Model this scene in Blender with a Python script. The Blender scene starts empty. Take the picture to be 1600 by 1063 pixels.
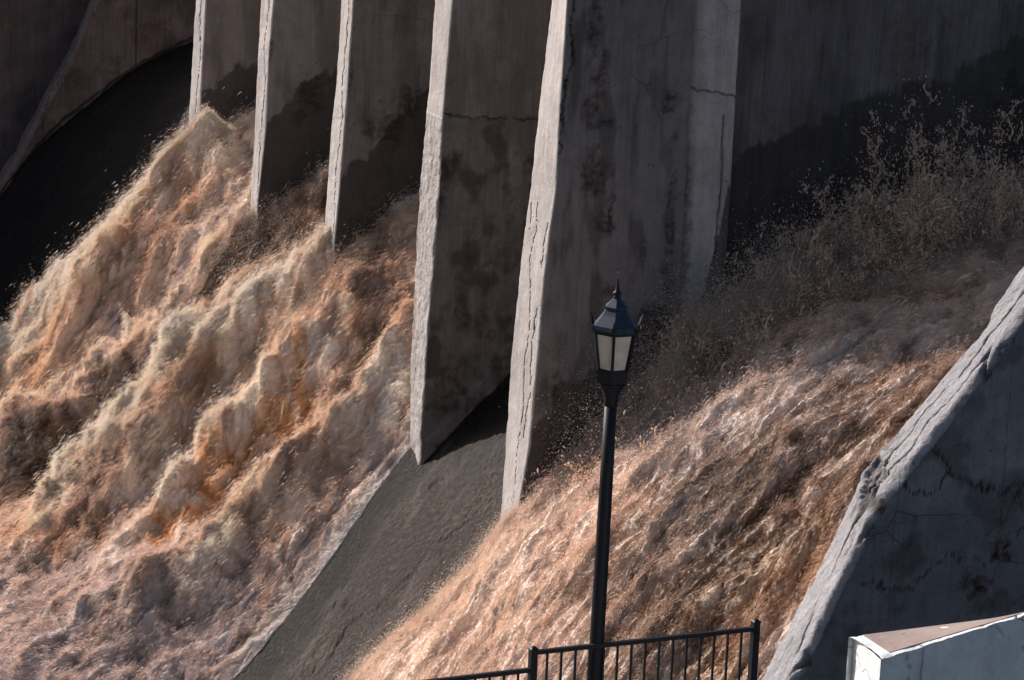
import bpy, math
import numpy as np
from mathutils import Vector, Matrix
R_ = math.radians
S = bpy.context.scene
COL = S.collection

# ------------------------------------------------------------------ camera, sky, sun, exposure
cd = bpy.data.cameras.new("camera"); cam = bpy.data.objects.new("camera", cd); COL.objects.link(cam)
cd.lens = 105; cd.sensor_width = 36; cd.clip_start = 1; cd.clip_end = 2000
CR = Vector((0.90948, -0.41391, 0.03906)); CU = Vector((0.06077, 0.22529, 0.97239)); CF = Vector((0.41128, 0.882, -0.23005))
M = Matrix((CR, CU, -CF)).transposed().to_4x4(); M.translation = Vector((-18.60274, -39.9592, 13.49712))
cam.matrix_world = M
S.camera = cam
SUN_PHI, SUN_EL = R_(60), R_(31)          # sun stands downstream and slightly beyond the piers
SD = Vector((-math.cos(SUN_PHI)*math.cos(SUN_EL), math.sin(SUN_PHI)*math.cos(SUN_EL), math.sin(SUN_EL)))
W = bpy.data.worlds.new("World"); S.world = W; W.use_nodes = True
nt = W.node_tree; bg = nt.nodes["Background"]; sky = nt.nodes.new("ShaderNodeTexSky")
sky.sky_type = 'NISHITA'; sky.sun_disc = False; sky.sun_elevation = SUN_EL
sky.sun_rotation = math.atan2(SD.x, SD.y); sky.dust_density = 3.0; sky.air_density = 1.0
nt.links.new(sky.outputs[0], bg.inputs[0]); bg.inputs[1].default_value = 0.078
sl = bpy.data.lights.new("sun", 'SUN'); sl.energy = 5.0; sl.angle = R_(0.6); sl.color = (1.0, 0.915, 0.87)
so = bpy.data.objects.new("sun", sl); COL.objects.link(so); so.rotation_euler = SD.to_track_quat('Z', 'Y').to_euler()
vs = S.view_settings; vs.view_transform = 'Standard'; vs.look = 'None'; vs.gamma = 1; vs.exposure = 0.45
S.cycles.use_denoising = True
S.cycles.max_bounces = 6; S.cycles.diffuse_bounces = 3; S.cycles.transparent_max_bounces = 8

# ------------------------------------------------------------------ noise
def _h(ix, iy, seed):
    n = (ix.astype(np.int64)*374761393 + iy.astype(np.int64)*668265263 + seed*144665) & 0xffffffff
    n = ((n ^ (n >> 13)) * 1274126177) & 0xffffffff
    n = n ^ (n >> 16)
    return n
def gn(x, y, seed=0):
    x0 = np.floor(x); y0 = np.floor(y); fx = x-x0; fy = y-y0
    ux = fx*fx*fx*(fx*(fx*6-15)+10); uy = fy*fy*fy*(fy*(fy*6-15)+10)
    def g(dx, dy):
        a = _h(x0+dx, y0+dy, seed)*(2*np.pi/4294967296.0)
        return np.cos(a)*(fx-dx)+np.sin(a)*(fy-dy)
    a = g(0, 0); b = g(1, 0); c = g(0, 1); d = g(1, 1)
    return 1.5*((a+(b-a)*ux) + ((c+(d-c)*ux)-(a+(b-a)*ux))*uy)
def fbm(x, y, o=4, seed=0, gain=.5):
    r = 0; k = 1.0; f = 1.0
    for i in range(o):
        r = r + k*gn(x*f+17.3*i, y*f-9.1*i, seed+i); k *= gain; f *= 2.03
    return r
def sst(x, a, b):
    t = np.clip((x-a)/(b-a), 0, 1); return t*t*(3-2*t)
rng = np.random.default_rng(7)

# ------------------------------------------------------------------ mesh helpers
def mesh_np(name, V, F, mat, parent=None, smooth=True, attrs=None, uv=None):
    """V (n,3), F (m,4) or (m,3) int"""
    V = np.ascontiguousarray(V, dtype=np.float32).reshape(-1, 3); F = np.ascontiguousarray(F, dtype=np.int32)
    k = F.shape[1]; me = bpy.data.meshes.new(name)
    me.vertices.add(len(V)); me.vertices.foreach_set('co', V.ravel())
    me.loops.add(F.size); me.loops.foreach_set('vertex_index', F.ravel())
    me.polygons.add(len(F)); me.polygons.foreach_set('loop_start', np.arange(0, F.size, k, dtype=np.int32))
    me.polygons.foreach_set('loop_total', np.full(len(F), k, dtype=np.int32))
    me.polygons.foreach_set('use_smooth', np.full(len(F), smooth, dtype=bool))
    me.update(calc_edges=True)
    for an, av in (attrs or {}).items():
        at = me.attributes.new(an, 'FLOAT_COLOR', 'POINT'); c = np.ones((len(V), 4), np.float32)
        av = np.asarray(av, np.float32).reshape(len(V), -1); c[:, :av.shape[1]] = av
        at.data.foreach_set('color', c.ravel())
    if mat: me.materials.append(mat)
    o = bpy.data.objects.new(name, me); COL.objects.link(o)
    if parent: o.parent = parent
    return o
def grid_faces(nu, nv, wrap=False, flip=False):
    i = np.arange(nu-1 if not wrap else nu); j = np.arange(nv-1)
    I, J = np.meshgrid(i, j, indexing='ij'); I2 = (I+1) % nu
    a = I*nv+J; b = I2*nv+J; c = I2*nv+J+1; d = I*nv+J+1
    F = np.stack([a, b, c, d], -1).reshape(-1, 4)
    return F[:, ::-1] if flip else F
class MB:
    def __init__(s): s.V = []; s.F = []
    def add(s, vs, fs):
        n = len(s.V); s.V += [tuple(v) for v in vs]; s.F += [tuple(n+i for i in f) for f in fs]
    def prism(s, rings, cap=True):
        n = len(rings[0]); m = len(rings); vs = [v for r in rings for v in r]; fs = []
        for k in range(m-1):
            for i in range(n):
                j = (i+1) % n; fs.append((k*n+i, k*n+j, (k+1)*n+j, (k+1)*n+i))
        if cap: fs.append(tuple(reversed(range(n)))); fs.append(tuple((m-1)*n+i for i in range(n)))
        s.add(vs, fs)
    def bar(s, p, q, w, h, up=(0, 0, 1)):
        p = Vector(p); q = Vector(q); d = (q-p).normalized(); sd = d.cross(Vector(up))
        if sd.length < 1e-3: sd = Vector((1, 0, 0))
        sd.normalize(); u2 = sd.cross(d); sd *= w/2; u2 *= h/2
        s.prism([[c+a*sd+b*u2 for a, b in ((-1, -1), (1, -1), (1, 1), (-1, 1))] for c in (p, q)])
    def build(s, name, mat, parent=None, smooth=False, bevel=0):
        me = bpy.data.meshes.new(name); me.from_pydata(s.V, [], s.F); me.update()
        import bmesh
        b = bmesh.new(); b.from_mesh(me); bmesh.ops.recalc_face_normals(b, faces=b.faces)
        if bevel: bmesh.ops.bevel(b, geom=list(b.edges), offset=bevel, segments=2, affect='EDGES', profile=.6, clamp_overlap=True)
        b.to_mesh(me); b.free()
        me.polygons.foreach_set('use_smooth', [smooth]*len(me.polygons))
        me.materials.append(mat); o = bpy.data.objects.new(name, me); COL.objects.link(o)
        if parent: o.parent = parent
        return o
def empty(name, loc=(0, 0, 0)):
    o = bpy.data.objects.new(name, None); COL.objects.link(o); o.location = loc; return o
def tag(o, label=None, cat=None, group=None, kind=None):
    if label: o['label'] = label
    if cat: o['category'] = cat
    if group: o['group'] = group
    if kind: o['kind'] = kind
    return o

# ------------------------------------------------------------------ materials
def mat(name):
    m = bpy.data.materials.new(name); m.use_nodes = True; nt = m.node_tree
    return m, nt, nt.nodes["Principled BSDF"]
class NT:
    def __init__(s, nt): s.nt = nt
    def n(s, t, **kw):
        x = s.nt.nodes.new(t)
        for k, v in kw.items():
            if k.startswith('i_'):
                x.inputs[k[2:].replace('_', ' ')].default_value = v
            else: setattr(x, k, v)
        return x
    def l(s, a, b): s.nt.links.new(a, b)
    def noise(s, vec, scale, detail=6, rough=.6, dist=0):
        x = s.n('ShaderNodeTexNoise'); x.inputs['Scale'].default_value = scale; x.inputs['Detail'].default_value = detail
        x.inputs['Roughness'].default_value = rough; x.inputs['Distortion'].default_value = dist; s.l(vec, x.inputs['Vector']); return x.outputs[0]
    def ramp(s, f, a, b, ca=(0, 0, 0, 1), cb=(1, 1, 1, 1)):
        x = s.n('ShaderNodeValToRGB'); e = x.color_ramp.elements; e[0].position = a; e[1].position = b; e[0].color = ca; e[1].color = cb
        s.l(f, x.inputs[0]); return x.outputs[0]
    def mix(s, f, a, b, mode='MIX'):
        x = s.n('ShaderNodeMix'); x.data_type = 'RGBA'; x.blend_type = mode
        for v, i in ((f, 0), (a, 6), (b, 7)):
            if hasattr(v, 'links'): s.l(v, x.inputs[i])
            else: x.inputs[i].default_value = v if i == 0 else (*v, 1)[:4]
        return x.outputs[2]
    def math(s, op, a, b=0.5):
        x = s.n('ShaderNodeMath', operation=op)
        for v, i in ((a, 0), (b, 1)):
            if hasattr(v, 'links'): s.l(v, x.inputs[i])
            else: x.inputs[i].default_value = v
        return x.outputs[0]
    def mapping(s, vec, sc):
        x = s.n('ShaderNodeMapping'); x.inputs['Scale'].default_value = sc; s.l(vec, x.inputs[0]); return x.outputs[0]

def concrete(name, c1, c2, streak=.5, rust=(.085, .035, .022), bump=.5, wet_shade_k=.15, rough_scale=1.0, pit=.5, grain=.4, ro=.88):
    m, nt, P = mat(name); T = NT(nt)
    g = T.n('ShaderNodeNewGeometry').outputs['Position']
    at = T.n('ShaderNodeAttribute'); at.attribute_name = 'mask'
    sep = T.n('ShaderNodeSeparateColor'); T.l(at.outputs['Color'], sep.inputs[0])
    wet, rs, crack = sep.outputs[0], sep.outputs[1], sep.outputs[2]; al = at.outputs['Alpha']  # wet also carries the shade painted over whole side faces
    big = T.noise(g, .55, 5, .6); med = T.noise(g, 3.2, 6, .65); fine = T.noise(g, 22, 8, .7)
    st = T.noise(T.mapping(g, (5, 5, .35)), 1.6, 7, .68); st2 = T.noise(T.mapping(g, (9, 9, .2)), 3.5, 5, .7)
    col = T.mix(T.ramp(big, .3, .7), c1, c2)
    col = T.mix(T.ramp(med, .35, .7), col, T.mix(1.0, col, (.74, .72, .74), 'MULTIPLY'))
    col = T.mix(T.math('MULTIPLY', T.ramp(st, .42, .72), streak), col, tuple(v*.45 for v in c1))
    col = T.mix(T.math('MULTIPLY', T.ramp(st2, .5, .75), streak*.6), col, tuple(min(1, v*1.35) for v in c2))
    col = T.mix(T.math('MULTIPLY', T.ramp(fine, .35, .75), grain), col, T.mix(1.0, col, (.5, .48, .47), 'MULTIPLY'))
    # small dark pits and pop-outs
    vo = T.n('ShaderNodeTexVoronoi'); vo.inputs['Scale'].default_value = 6; T.l(T.mix(.12, g, T.n('ShaderNodeTexNoise', i_Scale=4.).outputs[1], 'ADD'), vo.inputs['Vector'])
    pm = T.math('MULTIPLY', T.ramp(vo.outputs['Distance'], .05, .16, (1, 1, 1, 1), (0, 0, 0, 1)), T.ramp(T.noise(g, 1.7, 3), .5, .62))
    col = T.mix(T.math('MULTIPLY', pm, pit), col, (.035, .028, .026))
    # fine hairline cracks
    vc = T.n('ShaderNodeTexVoronoi', feature='DISTANCE_TO_EDGE'); vc.inputs['Scale'].default_value = .9
    T.l(T.mix(.25, g, T.n('ShaderNodeTexNoise', i_Scale=2.2, i_Detail=6.).outputs[1], 'ADD'), vc.inputs['Vector'])
    hc = T.math('MULTIPLY', T.ramp(vc.outputs['Distance'], .0, .006, (1, 1, 1, 1), (0, 0, 0, 1)), T.ramp(T.noise(g, .8, 2), .5, .6))
    col = T.mix(T.math('MULTIPLY', hc, .55), col, (.03, .025, .024))
    rr = T.math('MULTIPLY', rs, T.ramp(T.noise(g, 7, 7, .7), .33, .6))
    col = T.mix(rr, col, T.mix(T.ramp(fine, .35, .7), rust, tuple(v*.4 for v in rust)))
    col = T.mix(wet, col, T.mix(1.0, col, (wet_shade_k, wet_shade_k*.93, wet_shade_k*.9), 'MULTIPLY'))
    col = T.mix(crack, col, (.018, .014, .013))
    T.l(col, P.inputs['Base Color'])
    ro = T.math('SUBTRACT', ro, T.math('MULTIPLY', wet, .3)); T.l(ro, P.inputs['Roughness'])
    P.inputs['Specular IOR Level'].default_value = .3
    h = T.math('ADD', T.math('MULTIPLY', fine, .35), T.math('MULTIPLY', T.noise(g, 9*rough_scale, 9, .72), T.math('ADD', .4, T.math('MULTIPLY', al, 2.2))))
    h = T.math('SUBTRACT', h, T.math('MULTIPLY', pm, .5)); h = T.math('SUBTRACT', h, T.math('MULTIPLY', hc, .4)); h = T.math('SUBTRACT', h, T.math('MULTIPLY', crack, 1.0))
    b = T.n('ShaderNodeBump'); b.inputs['Strength'].default_value = bump; b.inputs['Distance'].default_value = .05; T.l(h, b.inputs['Height']); T.l(b.outputs[0], P.inputs['Normal'])
    return m
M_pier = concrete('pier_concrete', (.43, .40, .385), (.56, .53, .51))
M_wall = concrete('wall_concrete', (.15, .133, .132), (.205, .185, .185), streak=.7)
M_floor = concrete('chute_concrete', (.075, .052, .042), (.175, .128, .105), streak=.25, bump=1.0, rough_scale=1.4, pit=.9, grain=1.0, ro=.72)
def grit(m):
    T = NT(m.node_tree); P = m.node_tree.nodes['Principled BSDF']; src = P.inputs['Base Color'].links[0].from_socket
    g = T.n('ShaderNodeNewGeometry').outputs['Position']
    n1 = T.noise(g, 13, 5, .85); n2 = T.noise(g, 3.6, 7, .78); n3 = T.noise(T.mapping(g, (.5, 1.6, .5)), 1.5, 6, .65)
    c = T.mix(T.ramp(n1, .52, .68), src, (.33, .225, .175)); c = T.mix(T.ramp(n1, .48, .36), c, (.022, .016, .013))
    c = T.mix(T.math('MULTIPLY', T.ramp(n2, .5, .62), .6), c, (.045, .031, .025)); c = T.mix(T.math('MULTIPLY', T.ramp(n3, .52, .7), .45), c, (.22, .185, .165))
    at = T.n('ShaderNodeAttribute'); at.attribute_name = 'mask'; sp = T.n('ShaderNodeSeparateColor'); T.l(at.outputs['Color'], sp.inputs[0])
    c = T.mix(sp.outputs[0], c, T.mix(1.0, c, (.16, .14, .13), 'MULTIPLY')); c = T.mix(sp.outputs[2], c, (.012, .01, .009)); T.l(c, P.inputs['Base Color'])
    b0 = P.inputs['Normal'].links[0].from_node; hs = b0.inputs['Height'].links[0].from_socket
    T.l(T.math('ADD', hs, T.math('ADD', T.math('MULTIPLY', n1, 1.2), T.math('MULTIPLY', n2, 1.6))), b0.inputs['Height'])
grit(M_floor)
M_abut = concrete('rough_concrete', (.42, .415, .44), (.53, .525, .55), streak=.3, bump=1.0, rough_scale=.8, grain=.5)
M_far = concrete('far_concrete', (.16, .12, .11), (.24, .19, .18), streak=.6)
M_white = concrete('painted_concrete', (.84, .90, .89), (.88, .92, .91), streak=.3, bump=.5, pit=.5, grain=.35)
M_walk = concrete('walkway_concrete', (.3, .28, .26), (.4, .38, .35), streak=.1)

def water_mat():
    m, nt, P = mat('muddy_water'); T = NT(nt)
    a = T.n('ShaderNodeAttribute'); a.attribute_name = 'colr'
    f = T.n('ShaderNodeAttribute'); f.attribute_name = 'flow'
    fl = f.outputs['Color']
    n1 = T.noise(T.mapping(fl, (6, 14, 6)), 1.0, 7, .68, .6); n2 = T.noise(T.mapping(fl, (16, 48, 16)), 1.0, 5, .7, .5)
    col = a.outputs['Color']
    col = T.mix(T.math('MULTIPLY', T.ramp(n1, .4, .68), .5), col, T.mix(1.0, col, (.55, .46, .40), 'MULTIPLY'))
    col = T.mix(T.math('MULTIPLY', T.ramp(n2, .48, .72), .45), col, (.80, .70, .60))
    T.l(col, P.inputs['Base Color'])
    P.inputs['Roughness'].default_value = .7; P.inputs['Specular IOR Level'].default_value = .12
    P.inputs['Subsurface Weight'].default_value = 0.0; P.inputs['Subsurface Radius'].default_value = (1., .75, .55); P.inputs['Subsurface Scale'].default_value = .04
    b = T.n('ShaderNodeBump'); b.inputs['Strength'].default_value = .55; b.inputs['Distance'].default_value = .04
    T.l(T.math('ADD', n1, T.math('MULTIPLY', n2, .35)), b.inputs['Height']); T.l(b.outputs[0], P.inputs['Normal'])
    return m
M_water = water_mat()
def drop_mat(name, c):
    m, nt, P = mat(name); T = NT(nt)
    at = T.n('ShaderNodeNewGeometry'); r = at.outputs['Random Per Island']
    T.l(T.mix(r, tuple(v*.7 for v in c), tuple(min(1, v*1.1) for v in c)), P.inputs['Base Color'])
    P.inputs['Roughness'].default_value = .35
    tr = T.n('ShaderNodeBsdfTranslucent'); tr.inputs[0].default_value = (*c, 1)
    mx = T.n('ShaderNodeMixShader'); mx.inputs[0].default_value = .4
    out = nt.nodes['Material Output']; T.l(P.outputs[0], mx.inputs[1]); T.l(tr.outputs[0], mx.inputs[2]); T.l(mx.outputs[0], out.inputs[0])
    return m
M_foam = drop_mat('foam_drops', (.80, .69, .59)); M_splash = drop_mat('splash_drops', (.95, .72, .56))

# ------------------------------------------------------------------ spillway chute
ZU = [-14, -8, -6, -5, -4, -2.65, -1.31, -.32, .23, .88, 1.78, 2.6, 4, 6, 9, 14]
ZZ = [-6.6, -5.9, -5.45, -5.0, -4.5, -3.5, -1.87, -.48, .2, .8, 1.65, 2.4, 3.2, 3.7, 4.1, 4.2]
def zc(u):
    return sum(np.interp(u+d, ZU, ZZ)*w for d, w in ((-.5, .15), (-.25, .2), (0, .3), (.25, .2), (.5, .15)))
def seg_dist(px, py, pts):
    d = np.full(px.shape, 1e9)
    for (x0, y0), (x1, y1) in zip(pts[:-1], pts[1:]):
        vx, vy = x1-x0, y1-y0; L = vx*vx+vy*vy+1e-9
        t = np.clip(((px-x0)*vx+(py-y0)*vy)/L, 0, 1)
        d = np.minimum(d, np.hypot(px-x0-t*vx, py-y0-t*vy))
    return d
def below(u, z, pts, wob=.12, soft=.05, seed=3):
    """1 under a wandering tide line given as (u, z) points"""
    p = np.array(pts); L = np.interp(u, p[:, 0], p[:, 1]) + wob*fbm(u*2.2, z*2.2, 5, seed)
    L = L+.07*fbm(u*11, z*1.5, 4, seed+3); return 1-sst(z, L-soft, L+soft*2.2)
u = np.arange(-12, 12.01, .04); a = np.arange(-8.5, 27.6, .05)
Uu, Aa = np.meshgrid(u, a, indexing='ij')
Z = zc(Uu) + 1.25*sst(Aa, 17.5, 27)*(1-.45*sst(Uu, 0, 4)) + .035*fbm(Uu*1.1, Aa*1.1, 5, 11) + .016*fbm(Uu*6, Aa*6, 5, 12, .75)
ck = np.zeros_like(Z)
CHUTE_CRACKS = [([(.35, 1.1), (-.1, 1.25), (-.55, 1.75), (-.7, 1.7), (-1.2, 2.0), (-1.5, 2.5), (-1.75, 2.35), (-2.3, 2.55)], .035), ([(-1.4, 3.3), (-1.75, 3.0), (-1.9, 3.25)], .02)]
for pts, w in CHUTE_CRACKS:
    d = seg_dist(Uu+.06*fbm(Uu*5, Aa*5, 3, 5), Aa+.06*fbm(Uu*5, Aa*5, 3, 6), pts); ck = np.maximum(ck, .8*(1-sst(d, w*.3, w))*sst(fbm(Uu*3, Aa*3, 3, 8), -.35, 0)); Z -= .03*(1-sst(d, 0, w*1.4)) 
pt = sst(fbm(Uu*2.5, Aa*2.5, 5, 21), .45, .65)*sst(fbm(Uu*.7, Aa*.7, 3, 22), 0, .3); Z -= .035*pt
wet_dark = np.maximum(.15*sst(Aa+.5*fbm(Uu, Aa, 4, 31), 15.5, 17)*(1+.3*fbm(Uu*.8, Aa*.5, 4, 35)), .9*sst(Uu+.15*(Aa-1)+.4*fbm(Uu*1.4, Aa*1.4, 4, 32), .1, 1.6))  # floor darker upstream and towards the far side
wet_dark = np.maximum(wet_dark, .9*(1-sst(np.abs(Aa-4.0+.25*fbm(Uu, Aa, 4, 33)), .25, 1.0)))
mask = np.stack([wet_dark, .55*sst(fbm(Uu*.9, Aa*.9, 4, 34), .1, .6), np.maximum(ck, .6*pt), .7+0*Z], -1)
fl = mesh_np('spillway_floor', np.stack([Uu, Aa, Z], -1), grid_faces(*Z.shape), M_floor, attrs={'mask': mask})
tag(fl, kind='structure')
g = MB(); g.add([(-400, -400, -7.2), (400, -400, -7.2), (400, 400, -7.2), (-400, 400, -7.2)], [(0, 1, 2, 3)])
tag(g.build('ground', M_floor), kind='structure')

# ------------------------------------------------------------------ piers
def pier_body(name, parent, a_far, a_near, far, near, u_back, ztop, zbot, maskfn, chip, rough, M=M_pier, dz=.025, seed=1, nearoff=None):
    """a tall slab: plan outline (back-far, nose-far, nose-near, back-near), nose edge lines given as (u, z)"""
    z = np.arange(zbot, ztop+dz/2, dz); far = np.array(sorted(far, key=lambda p: p[1])); near = np.array(sorted(near, key=lambda p: p[1]))
    def ex(t, z):
        r = np.interp(z, t[:, 1], t[:, 0]); r = r + np.clip(z-t[-1, 1], 0, None)*.05 - np.clip(t[0, 1]-z, 0, None)*0
        return r
    uf, un = ex(far, z), ex(near, z)
    w = a_far-a_near
    s1 = np.linspace(0, 1, 60)**.6; s2 = np.linspace(0, 1, max(8, int(w/.018)))[1:]; s3 = (np.linspace(0, 1, int((u_back-.3)/dz))**1.0)[1:]
    A = []; Uq = []; kind = []
    Uq.append(u_back+(uf[None]-u_back)*s1[:, None]); A.append(np.full((len(s1), len(z)), a_far)); kind += [0]*len(s1)
    Uq.append(uf[None]+(un-uf)[None]*s2[:, None]); A.append(a_far+(a_near-a_far)*s2[:, None]+0*z[None]); kind += [1]*len(s2)
    Uq.append(un[None]+(u_back-un)[None]*s3[:, None]); A.append(np.full((len(s3), len(z)), a_near)); kind += [2]*len(s3)
    Uq = np.concatenate(Uq); A = np.concatenate(A); kind = np.array(kind)[:, None]; Zz = z[None]+0*Uq
    mk = maskfn(Uq, Zz, A, kind) if maskfn else np.zeros(Uq.shape+(4,))
    # distance from the two nose corners; worn, chipped arrises
    df = np.where(kind == 0, Uq-uf[None], np.where(kind == 1, (a_far-A), 9)); dn = np.where(kind == 2, Uq-un[None], np.where(kind == 1, (A-a_near), 9))
    P = np.stack([Uq, A, Zz], -1)
    n = np.zeros_like(P); n[..., 0] = np.where(kind == 1, -1., 0); n[..., 1] = np.where(kind == 0, 1., np.where(kind == 2, -1., 0))
    q = Uq*1.0+A*1.3
    rg = rough(Zz) if callable(rough) else rough
    disp = rg*(.9*fbm(q*2.2, Zz*2.2, 4, seed)+.5*fbm(q*9, Zz*9, 5, seed+3, .6)) + .004*fbm(q*3, Zz*1.0, 4, seed+9)
    disp -= .03*mk[..., 2]
    P += n*disp[..., None]
    for d, (cx, cy), sg in ((df, (uf, a_far), 1), (dn, (un, a_near), 2)):
        cn = np.clip(fbm(Zz*3.1+sg*40, Zz*0+sg, 5, seed+20)+.1, 0, 1)*chip + .012
        R = .03+cn
        t = np.clip(1-d/R, 0, 1)**2
        inw = np.stack([np.ones_like(d), np.full_like(d, -1. if sg == 1 else 1.)], -1)*.7071
        P[..., :2] += inw*(t*R*.42)[..., None]
    if nearoff is not None:
        P[..., 1] += np.where(kind == 2, nearoff(Uq, Zz), 0)
    mk[..., 3] = np.clip(mk[..., 3], 0, 1); mk[..., 0] = np.where(kind == 2, np.clip(.66+.42*mk[..., 0], 0, 1), mk[..., 0])  # side face darkened overall: dirt plus painted shade
    V = P.reshape(-1, 3); F = grid_faces(P.shape[0], P.shape[1])
    # close the top with a fan
    nv = P.shape[1]; top = np.arange(P.shape[0])*nv+nv-1; c = len(V); V = np.vstack([V, V[top].mean(0)[None]])
    Tf = np.stack([top[:-1], top[1:], np.full(len(top)-1, c), np.full(len(top)-1, c)], -1)
    F = np.vstack([F, F[:1]])[:-1]
    o = mesh_np(name, V[:-1], F, M, parent, attrs={'mask': mk.reshape(-1, 4)})
    capo = MB(); pts = [tuple(V[i]) for i in (top[0], top[len(s1)-1], top[len(s1)+len(s2)-1], top[-1])]
    zt = max(p[2] for p in pts)
    capo.prism([[(p[0]-(.03 if i in (1, 2) else 0), p[1]+(.03 if i < 2 else -.03), zt+k) for i, p in enumerate(pts)] for k in (-.01, .12)])
    capo.build('cap', M, parent)
    return o
def crackmask(u, z, pts, w, seed=5, wob=.05):
    return 1-sst(seg_dist(u+wob*fbm(u*6, z*6, 3, seed), z+wob*fbm(u*6, z*6, 3, seed+1), pts), w*.35, w)
def blot(u, z, cx, cz, rx, rz, seed=9):
    d = np.hypot((u-cx)/rx, (z-cz)/rz)+.5*fbm(u*3.5, z*3.5, 5, seed, .65); return 1-sst(d, .45, 1.15)
def nosecracks(u, z, A, kind, mk, pts, w=.018):
    mk[..., 2] = np.maximum(mk[..., 2], np.where(kind == 1, crackmask(A, z, pts, w*.55, 71, .04)*.75, 0))

def m5(u, z, A, k):
    mk = np.zeros(u.shape+(4,)); side = (k == 2)
    wet = below(u, z, [(-.1, .8), (.4, 2.07), (1.23, 2.82), (2.39, 3.55)], .25, .08)*side*.75
    r = np.zeros_like(u)
    for c in ((.97, 7.9, .16, .8), (1.12, 7.1, .13, .5), (1.29, 6.45, .13, .13), (1.1, 5.65, .3, .45), (1.0, 6.6, .2, .3), (.6, 2.4, .14, .35), (1.45, 3.8, .14, .2), (2.3, 6.7, .18, .3), (2.4, 4.6, .12, 1.4), (1.3, 4.9, .2, .2)): r = np.maximum(r, blot(u, z, *c))
    c = crackmask(u, z, [(.62, 8.6), (.61, 8.29), (.59, 7.72), (.65, 7.44), (.51, 6.96), (.5, 6.39), (.47, 6.0)], .02)
    c = np.maximum(c, crackmask(u, z, [(1.42, 5.3), (1.36, 5.0), (1.42, 4.8)], .03)*.7)
    dk = .55*sst(fbm(u*2.1, z*.55, 5, 77), .15, .6)*(1-.5*sst(u, 1.8, 2.4))
    mk[..., 0] = np.maximum(wet, dk*side); mk[..., 1] = r*side*.85; mk[..., 2] = c*side
    mk[..., 3] = np.where(side, .15+.5*sst(fbm(u*2, z*2, 3, 41), .1, .4), .05)
    nosecracks(u, z, A, k, mk, [(.1, 5.2), (.05, 4.7), (.12, 4.3), (.0, 3.9), (-.1, 3.3), (-.02, 2.6), (-.12, 2.0), (-.05, 1.2), (-.2, .5)])
    nosecracks(u, z, A, k, mk, [(-.35, 5.0), (-.28, 4.6), (-.33, 4.2)]); nosecracks(u, z, A, k, mk, [(.3, 5.1), (.25, 4.7)])
    nosecracks(u, z, A, k, mk, [(-.3, 3.6), (-.22, 3.0), (-.3, 2.3), (-.2, 1.6)])
    return mk
def m4(u, z, A, k):
    mk = np.zeros(u.shape+(4,)); side = (k == 2); lo = 1-sst(z+.06*fbm(u*3, z*3, 3, 4), 5.83, 5.9)
    mk[..., 0] = np.maximum(lo*(.25+.5*sst(fbm(u*1.7, z*1.7, 5, 42), -.1, .5))*side, .3*sst(u, .9, 1.6)*side)
    mk[..., 0] *= 1-.9*blot(u, z, 1.75, 5.0, .28, .32)*side
    mk[..., 0] = np.maximum(mk[..., 0], .45*(1-lo)*side*sst(fbm(u*1.5, z*.4, 4, 46), -.2, .5))
    mk[..., 1] = side*lo*sst(fbm(u*1.6, z*1.1, 5, 43)+.25*(3.6-z)*.4, .1, .5)*.7 + (k == 1)*(z < 4.2)*.35*sst(fbm(A*4, z*2, 4, 44), .1, .5)+(k == 0)*.6
    mk[..., 2] = crackmask(u, z, [(.3, 5.93), (.8, 5.86), (1.3, 5.84), (2.0, 5.8)], .02)*side*.8
    mk[..., 3] = np.where(lo > .5, 1.0, .12)
    return mk
def wetm(pts, rustc=None, dark=.9):
    def f(u, z, A, k):
        mk = np.zeros(u.shape+(4,)); side = (k == 2)
        w = below(u, z, pts, .16, .03)*side; mk[..., 0] = w*dark
        mk[..., 0] = np.maximum(mk[..., 0], .4*side*sst(fbm(u*1.5, z*.5, 4, 52), -.1, .6))
        if rustc:
            for c in rustc: mk[..., 1] = np.maximum(mk[..., 1], blot(u, z, *c)*side*.8)
        mk[..., 2] = side*.7*crackmask(u, z, [(.42, 6.0), (.38, 5.6)], .02)
        nosecracks(u, z, A, k, mk, [(A.mean()+.1, 7.5), (A.mean()+.05, 6.6), (A.mean()+.15, 5.9), (A.mean(), 5.2), (A.mean()+.1, 4.2), (A.mean()-.05, 3.0)], .02)
        mk[..., 3] = .15+.5*w
        return mk
    return f
PG = 'tall concrete piers dividing the spillway bays'
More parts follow.
